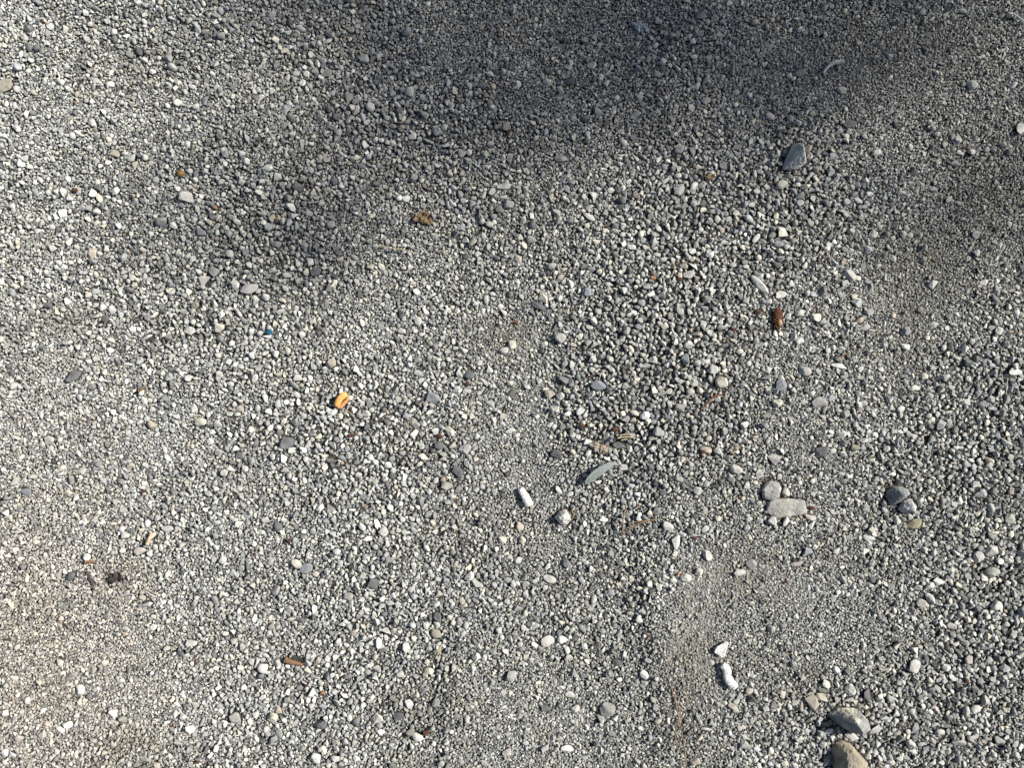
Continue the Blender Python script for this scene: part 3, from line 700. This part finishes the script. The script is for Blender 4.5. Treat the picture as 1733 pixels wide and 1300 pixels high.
# rusty husk
base = at(1315, 540, .010); t_ = empty('seed_husk', base)
def hull(name, path, r, mat, seed, flat=.6, jit=.10, lift=.003):
    pts = smoothpath(local(path, base, lift), 20); n = len(pts)
    V, F = tube(pts, [r*max(.15, math.sin(math.pi*(.06+.9*i/(n-1)))**.6) for i in range(n)], 12, flat, jit, seed)
    return meshob(name, V, F, mat, t_)
hull('shell', [(1314,520),(1315,532),(1314,545),(1315,559)], .0056, rust, 2)
hull('kernel', [(1316,541),(1317,547),(1316,552)], .0028, plain_mat('husk_kernel', (.50, .33, .20), .8, (.30, .16, .09), 500), 3, .8, .05, .0055)
tag(t_, 'rusty brown oblong seed husk with a pale kernel, right of centre', 'seed husk')

def twig(name, path, r0, r1, mat, label, cat, forks=(), lift=.0035, seed=0, group=None, seg=7, hug=True):
    b_ = at(np.mean([p[0] for p in path]), np.mean([p[1] for p in path]), .006); t_ = empty(name, b_)
    def mk(nm, pth, a, c, sd):
        pts = smoothpath(local(pth, b_, lift), 18); n = len(pts)
        V, F = tube(pts, [a+(c-a)*i/(n-1) for i in range(n)], seg, .85, .10, sd); meshob(nm, V, F, mat, t_)
    mk('stem', path, r0, r1, seed)
    for k, fk in enumerate(forks): mk('side_stem', fk, r0*.75, r1, seed+k+1)
    tag(t_, label, cat, group); return t_
bark = plain_mat('brown_bark', (.22, .13, .07), .85, (.12, .075, .045), 300, .7)
twig('twig', [(484,1115),(493,1119),(502,1121),(514,1124)], .0036, .0016, bark, 'thick brown twig lying in the lower left gravel', 'twig', seed=1)
twig('twig', [(150,966),(155,975),(160,985),(163,998)], .0014, .0009, plain_mat('dark_bark', (.09,.07,.055), .85), 'thin dark bent twig left of the charred leaf scrap', 'twig', seed=2)
twig('twig', [(147,951),(156,950),(166,951)], .0022, .0012, bark, 'short dark brown twig below a pale round stone, lower left', 'twig', seed=12)
twig('straw', [(1114,877),(1095,881),(1075,886),(1058,892)], .0008, .0005, reed, 'long forked straw right of the big faceted stone', 'straw',
     forks=[[(1098,880),(1080,881),(1062,884)],[(1075,886),(1062,896),(1052,903)]], seed=3, lift=.006)
twig('straw', [(1058,858),(1054,872),(1053,888),(1052,908)], .0010, .0006, reed, 'upright brown straw crossing the end of the forked straw', 'straw', seed=4, lift=.006)
twig('straw', [(967,862),(970,872),(966,880)], .0009, .0005, reed, 'short brown stalk touching the right side of the big faceted stone', 'straw', forks=[[(975,860),(970,870),(968,878)]], seed=21, lift=.005)
twig('straw', [(1044,741),(1058,739),(1076,741)], .0008, .0005, straw, 'pale straw above the grey green leaf, beside rusty crumbs', 'straw', forks=[[(1048,736),(1062,735),(1070,738)],[(1050,745),(1060,742)]], seed=5, lift=.005)
twig('straw_tuft', [(748,1089),(744,1100),(738,1112)], .0010, .0005, straw, 'yellow forked straw tuft in the lower middle gravel', 'straw', forks=[[(747,1092),(746,1102),(743,1113)],[(747,1094),(741,1099),(737,1104)]], seed=6, lift=.006)
twig('straw', [(640,416),(662,421),(684,424),(706,430)], .0007, .0004, straw, 'long thin straw below the brown crumpled leaf', 'straw', seed=7, lift=.006)
twig('straw', [(592,392),(605,384),(620,374),(634,362)], .0007, .0004, straw, 'thin slanting straw left of the brown crumpled leaf', 'straw', seed=8, lift=.006)
twig('curved_twig', [(1390,126),(1396,118),(1404,111),(1414,107),(1425,107)], .0013, .0030, pale_s, 'pale curved twig in the dark shaded gravel, upper right', 'twig', seed=9, lift=.005)
twig('wood_sliver', [(260,899),(257,908),(253,920)], .0010, .0024, plain_mat('fresh_wood', (.56,.42,.28), .8), 'tan wood sliver standing out in the lower left gravel', 'wood sliver', seed=10, lift=.005)
twig('rootlet', [(1135,1160),(1142,1185),(1148,1215),(1155,1250),(1160,1296)], .0008, .0005, reed, 'long brown rootlet running down to the bottom edge', 'root', forks=[[(1148,1215),(1141,1240),(1146,1268)],[(1142,1185),(1150,1200),(1152,1222)]], seed=11, lift=.003)
twig('straw', [(1710,26),(1722,34),(1733,43)], .0012, .0008, pale_s, 'pale stem fragment near the top right corner', 'straw', seed=13, lift=.005)
twig('straw', [(575,688),(590,695),(603,706)], .0005, .0004, straw, 'fine pale straw just below the orange foam curl', 'straw', seed=14, lift=.007)
twig('straw', [(700,705),(688,722),(672,745),(655,760)], .0008, .0005, reed, 'slanting brown straw right of the orange foam curl', 'straw', seed=15, lift=.006)
twig('straw', [(1700,640),(1698,655),(1697,668)], .0006, .0004, pale_s, 'fine pale stem near the middle of the right edge', 'straw', seed=16, lift=.006)
twig('twig', [(1222,668),(1205,672),(1188,690)], .0013, .0008, plain_mat('red_bark', (.16,.07,.04), .8), 'dark reddish twig below the round cream stone, right of centre', 'twig', seed=17, lift=.006)
twig('twig', [(238,662),(244,658),(250,655)], .0020, .0010, bark, 'small brown twig in the bright gravel, middle left', 'twig', seed=18, lift=.005)
twig('twig', [(1430,598),(1422,603),(1412,607)], .0010, .0006, bark, 'tiny brown twig above the thin white upright stone', 'twig', seed=19, lift=.005)
twig('straw', [(1545,300),(1553,310),(1560,322)], .0006, .0004, pale_s, 'fine pale stem in the packed grit right of the big upright grey rock', 'straw', seed=20, lift=.005)
twig('straw', [(1137,445),(1140,456),(1134,470)], .0006, .0004, straw, 'fine straw beside an orange crumb, upper middle right', 'straw', seed=22, lift=.006)

# small bits: seeds, plastic, rusty crumbs
def bit(name, px_, py_, w, h, ang, mat, label, cat, seed, th=.5, group=None, lift=.5):
    v, f = rock_pts(3000+seed, 3, 10, .55, .9, .08); th_ = th*min(w, h)/2*S
    v = v*np.array([w/2*S, h/2*S, th_]); a = np.array(Euler((0, 0, math.radians(ang))).to_matrix()); v = v@a.T
    o = meshob(name, v, f, mat, smooth=True); o.location = at(px_, py_, .004)+Vector((0, 0, th_*lift+.0012)); tag(o, label, cat, group)
amber = plain_mat('amber_seed', (.24,.14,.05), .6, (.16,.10,.04), 400)
bit('seed', 308, 294, 11, 14, 80, amber, 'amber seed in the bright gravel, upper left', 'seed', 1)
bluep = plain_mat('blue_plastic', (.012,.09,.17), .5, (.02,.12,.20), 300)
bit('plastic_scrap', 457, 563, 8, 13, 80, bluep, 'blue plastic scrap left of centre above the orange foam curl', 'plastic scrap', 2)
foil = plain_mat('bluish_film', (.38,.42,.46), .5, (.30,.34,.38), 300)
crumpled('plastic_film', 1083, 47, 20, 13, -20, foil, 'crumpled bluish plastic film in the shade near the top edge', 'plastic scrap', 31, .005)
crumb_m = plain_mat('rusty_crumb', (.13,.055,.03), .9, (.05,.03,.02), 700, .8)
orange_m = plain_mat('ochre_crumb', (.40,.22,.10), .85, (.28,.14,.07), 600)
RC = [(595,737,16,9,10,'below right of the orange foam curl',0),(745,738,8,14,60,'beside a dark stone in the middle',0),(985,720,13,9,-30,'above the faded leaf fragment',0),
 (1041,726,9,14,80,'beside the pale straw above the leaf',0),(490,916,9,8,0,'in the lower left gravel, above the bluish flat stone',0),(1190,765,9,12,60,'beside a tan oval stone, right of the leaf',0),
 (640,1131,8,11,80,'stuck to a pale stone, lower middle left',1),(722,1240,15,12,0,'lowest in the bottom middle gravel',0),(1105,470,6,13,80,'above the centre right, beside a straw',1),
 (1150,472,10,7,0,'left of a pale flat stone, upper middle right',0),(872,546,9,8,0,'right of a dirt patch, upper middle',0),(1176,910,7,10,70,'beside a white wedge stone, lower middle right',0),
 (1635,1151,9,11,0,'in the coarse gravel near the right edge',0),(1375,860,7,12,70,'at the right end of the flat stained slab',0),(660,588,8,6,0,'above right of the orange foam curl',0),
 (792,650,9,11,30,'below a dark wedge stone in the middle',0),(1000,637,6,8,0,'left of the bluish wedge stone',0),(1283,528,8,13,50,'left of the rusty husk',0),
 (547,1172,9,8,0,'right of the thick brown twig',1),(1148,970,7,9,0,'left of a pale stone, lower right of centre',1),(240,660,7,6,0,'on a pale stone, middle left',0),
 (243,832,11,7,20,'in pale gravel, left below the middle',0),(298,985,10,6,10,'right of the charred leaf',0),(335,1290,10,7,0,'at the bottom edge, left',0),
 (1241,558,7,9,0,'below left of the rusty husk',0),(1368,1140,7,6,0,'above the tan pitted stone',0),(862,222,12,7,0,'in the shade, upper middle',0),(470,370,7,6,0,'left of the crumpled leaf, in half shade',1),
 (1330,985,8,6,0,'below the pink flat stone, lower right',0),(128,322,12,9,0,'in the bright gravel, far upper left',0),(365,352,6,11,75,'below right of the amber seed',1),(520,1160,7,6,0,'below the thick brown twig',0)]
for q, (a, b1, w, h, an, wd, k) in enumerate(RC):
    bit('rusty_crumb', a, b1, w*.85, h*.8, an, (crumb_m, orange_m)[k], ('rusty brown crumb ', 'ochre crumb ')[k]+wd, 'crumb', 40+q, .5, 'rusty plant crumbs between the stones')

# ------------------------------------------------------------------ added unseen tree, its crown thinned to cast the shade at the top
def shade_want(px, py):     # wanted share of sun cut off, over the ground
    s = .63*gs(px,py,1130,-20,590,260,0) + .50*gs(px,py,670,230,340,210,-25) + .45*gs(px,py,1300,170,420,170,0) + .38*gs(px,py,1700,270,200,220,0)
    s = s + .18*gs(px,py,400,400,170,90,-20) + .15*gs(px,py,620,0,200,120) + .28*gs(px,py,225,95,90,55,20) + .2*gs(px,py,345,395,90,60,0)
    s = s - .22*gs(px,py,500,150,90,90,0)
    s = np.where(py < -20, np.maximum(s, .8*sig((px-250)/90.)), s)
    return np.clip(s*1.05-.05, 0, 1)
leafm = plain_mat('caster_leaf', (.05, .10, .03), .6, (.07, .13, .04), 20)
barkm = plain_mat('caster_bark', (.16, .12, .09), .9, (.10, .08, .06), 20)
sd = np.array(sdir)
DIST = 12.0
cen = np.array([.25, 1.75, 0])+sd*DIST
troot = empty('shade_caster', (cen[0]+.3, cen[1]+.3, float(terr(cen[0], cen[1]))))
nl = 80000
u = rng.normal(size=(nl, 3)); u /= np.linalg.norm(u, axis=1)[:, None]
P = cen + u*(rng.random(nl)**.36)[:, None]*np.array([1.9, 1.75, 1.35])
g0 = P - sd[None, :]*(P[:, 2]/sd[2])[:, None]      # where each leaf's shadow lands
gpx, gpy = px_of(g0[:, 0]), py_of(g0[:, 1])
inframe = (gpx > -900) & (gpx < 2900) & (gpy > -500)
opt = shade_want(gpx, gpy)
dens = -np.log(np.clip(1-opt*.97, .03, 1))/3.5
keep = np.where(inframe, rng.random(nl) < dens*1.0, rng.random(nl) < .8)
P = P[keep]; nl = len(P)
lv = np.array([[-.5, 0, 0], [-.2, -.28, .03], [.25, -.22, .02], [.55, 0, -.03], [.25, .22, .02], [-.2, .28, .03]])
ang = rng.uniform(0, 6.28, (nl, 3)); ang[:, :2] = rng.normal(0, .7, (nl, 2))
LV = np.zeros((nl, 6, 3))
cx_, sx_ = np.cos(ang[:, 0]), np.sin(ang[:, 0]); cy_, sy_ = np.cos(ang[:, 1]), np.sin(ang[:, 1]); cz_, sz_ = np.cos(ang[:, 2]), np.sin(ang[:, 2])
q = lv[None]*rng.uniform(.035, .065, (nl, 1, 1))
x, y, z = q[..., 0], q[..., 1], q[..., 2]
y, z = y*cx_[:, None]-z*sx_[:, None], y*sx_[:, None]+z*cx_[:, None]
x, z = x*cy_[:, None]+z*sy_[:, None], -x*sy_[:, None]+z*cy_[:, None]
x, y = x*cz_[:, None]-y*sz_[:, None], x*sz_[:, None]+y*cz_[:, None]
LV = np.stack([x, y, z], 2)+P[:, None, :]-np.array(troot.location)[None, None]
fl = [tuple(range(k*6, k*6+6)) for k in range(nl)]
meshob('crown', LV.reshape(-1, 3), fl, leafm, troot)
tp = smoothpath([(0, 0, -.1), (.05, 0, 2.0), (0, .05, 4.4), (-.1, 0, 6.6), (-.3, -.25, 8.3)], 24)
V, F = tube(tp, [.17-.13*i/(len(tp)-1) for i in range(len(tp))], 12, 1, .04, 5); meshob('trunk', V, F, barkm, troot, True)
for k in range(7):
    a = k*.9+.7; z0 = 5.6+.3*k; rr = 1.25
    e = Vector((math.cos(a)*rr+.0, math.sin(a)*rr+.3, z0+.8))
    if e.y < .1: e.y = .1+.1*k
    V, F = tube(smoothpath([(0, 0, z0), (e.x*.5, e.y*.5, z0+.5), e], 12), [.05-.04*i/13 for i in range(20)], 7, 1, .05, k); meshob('limb', V, F, barkm, troot, True)
tag(troot, 'unseen leafy shade caster added beyond the right edge to shade the upper gravel', 'tree')
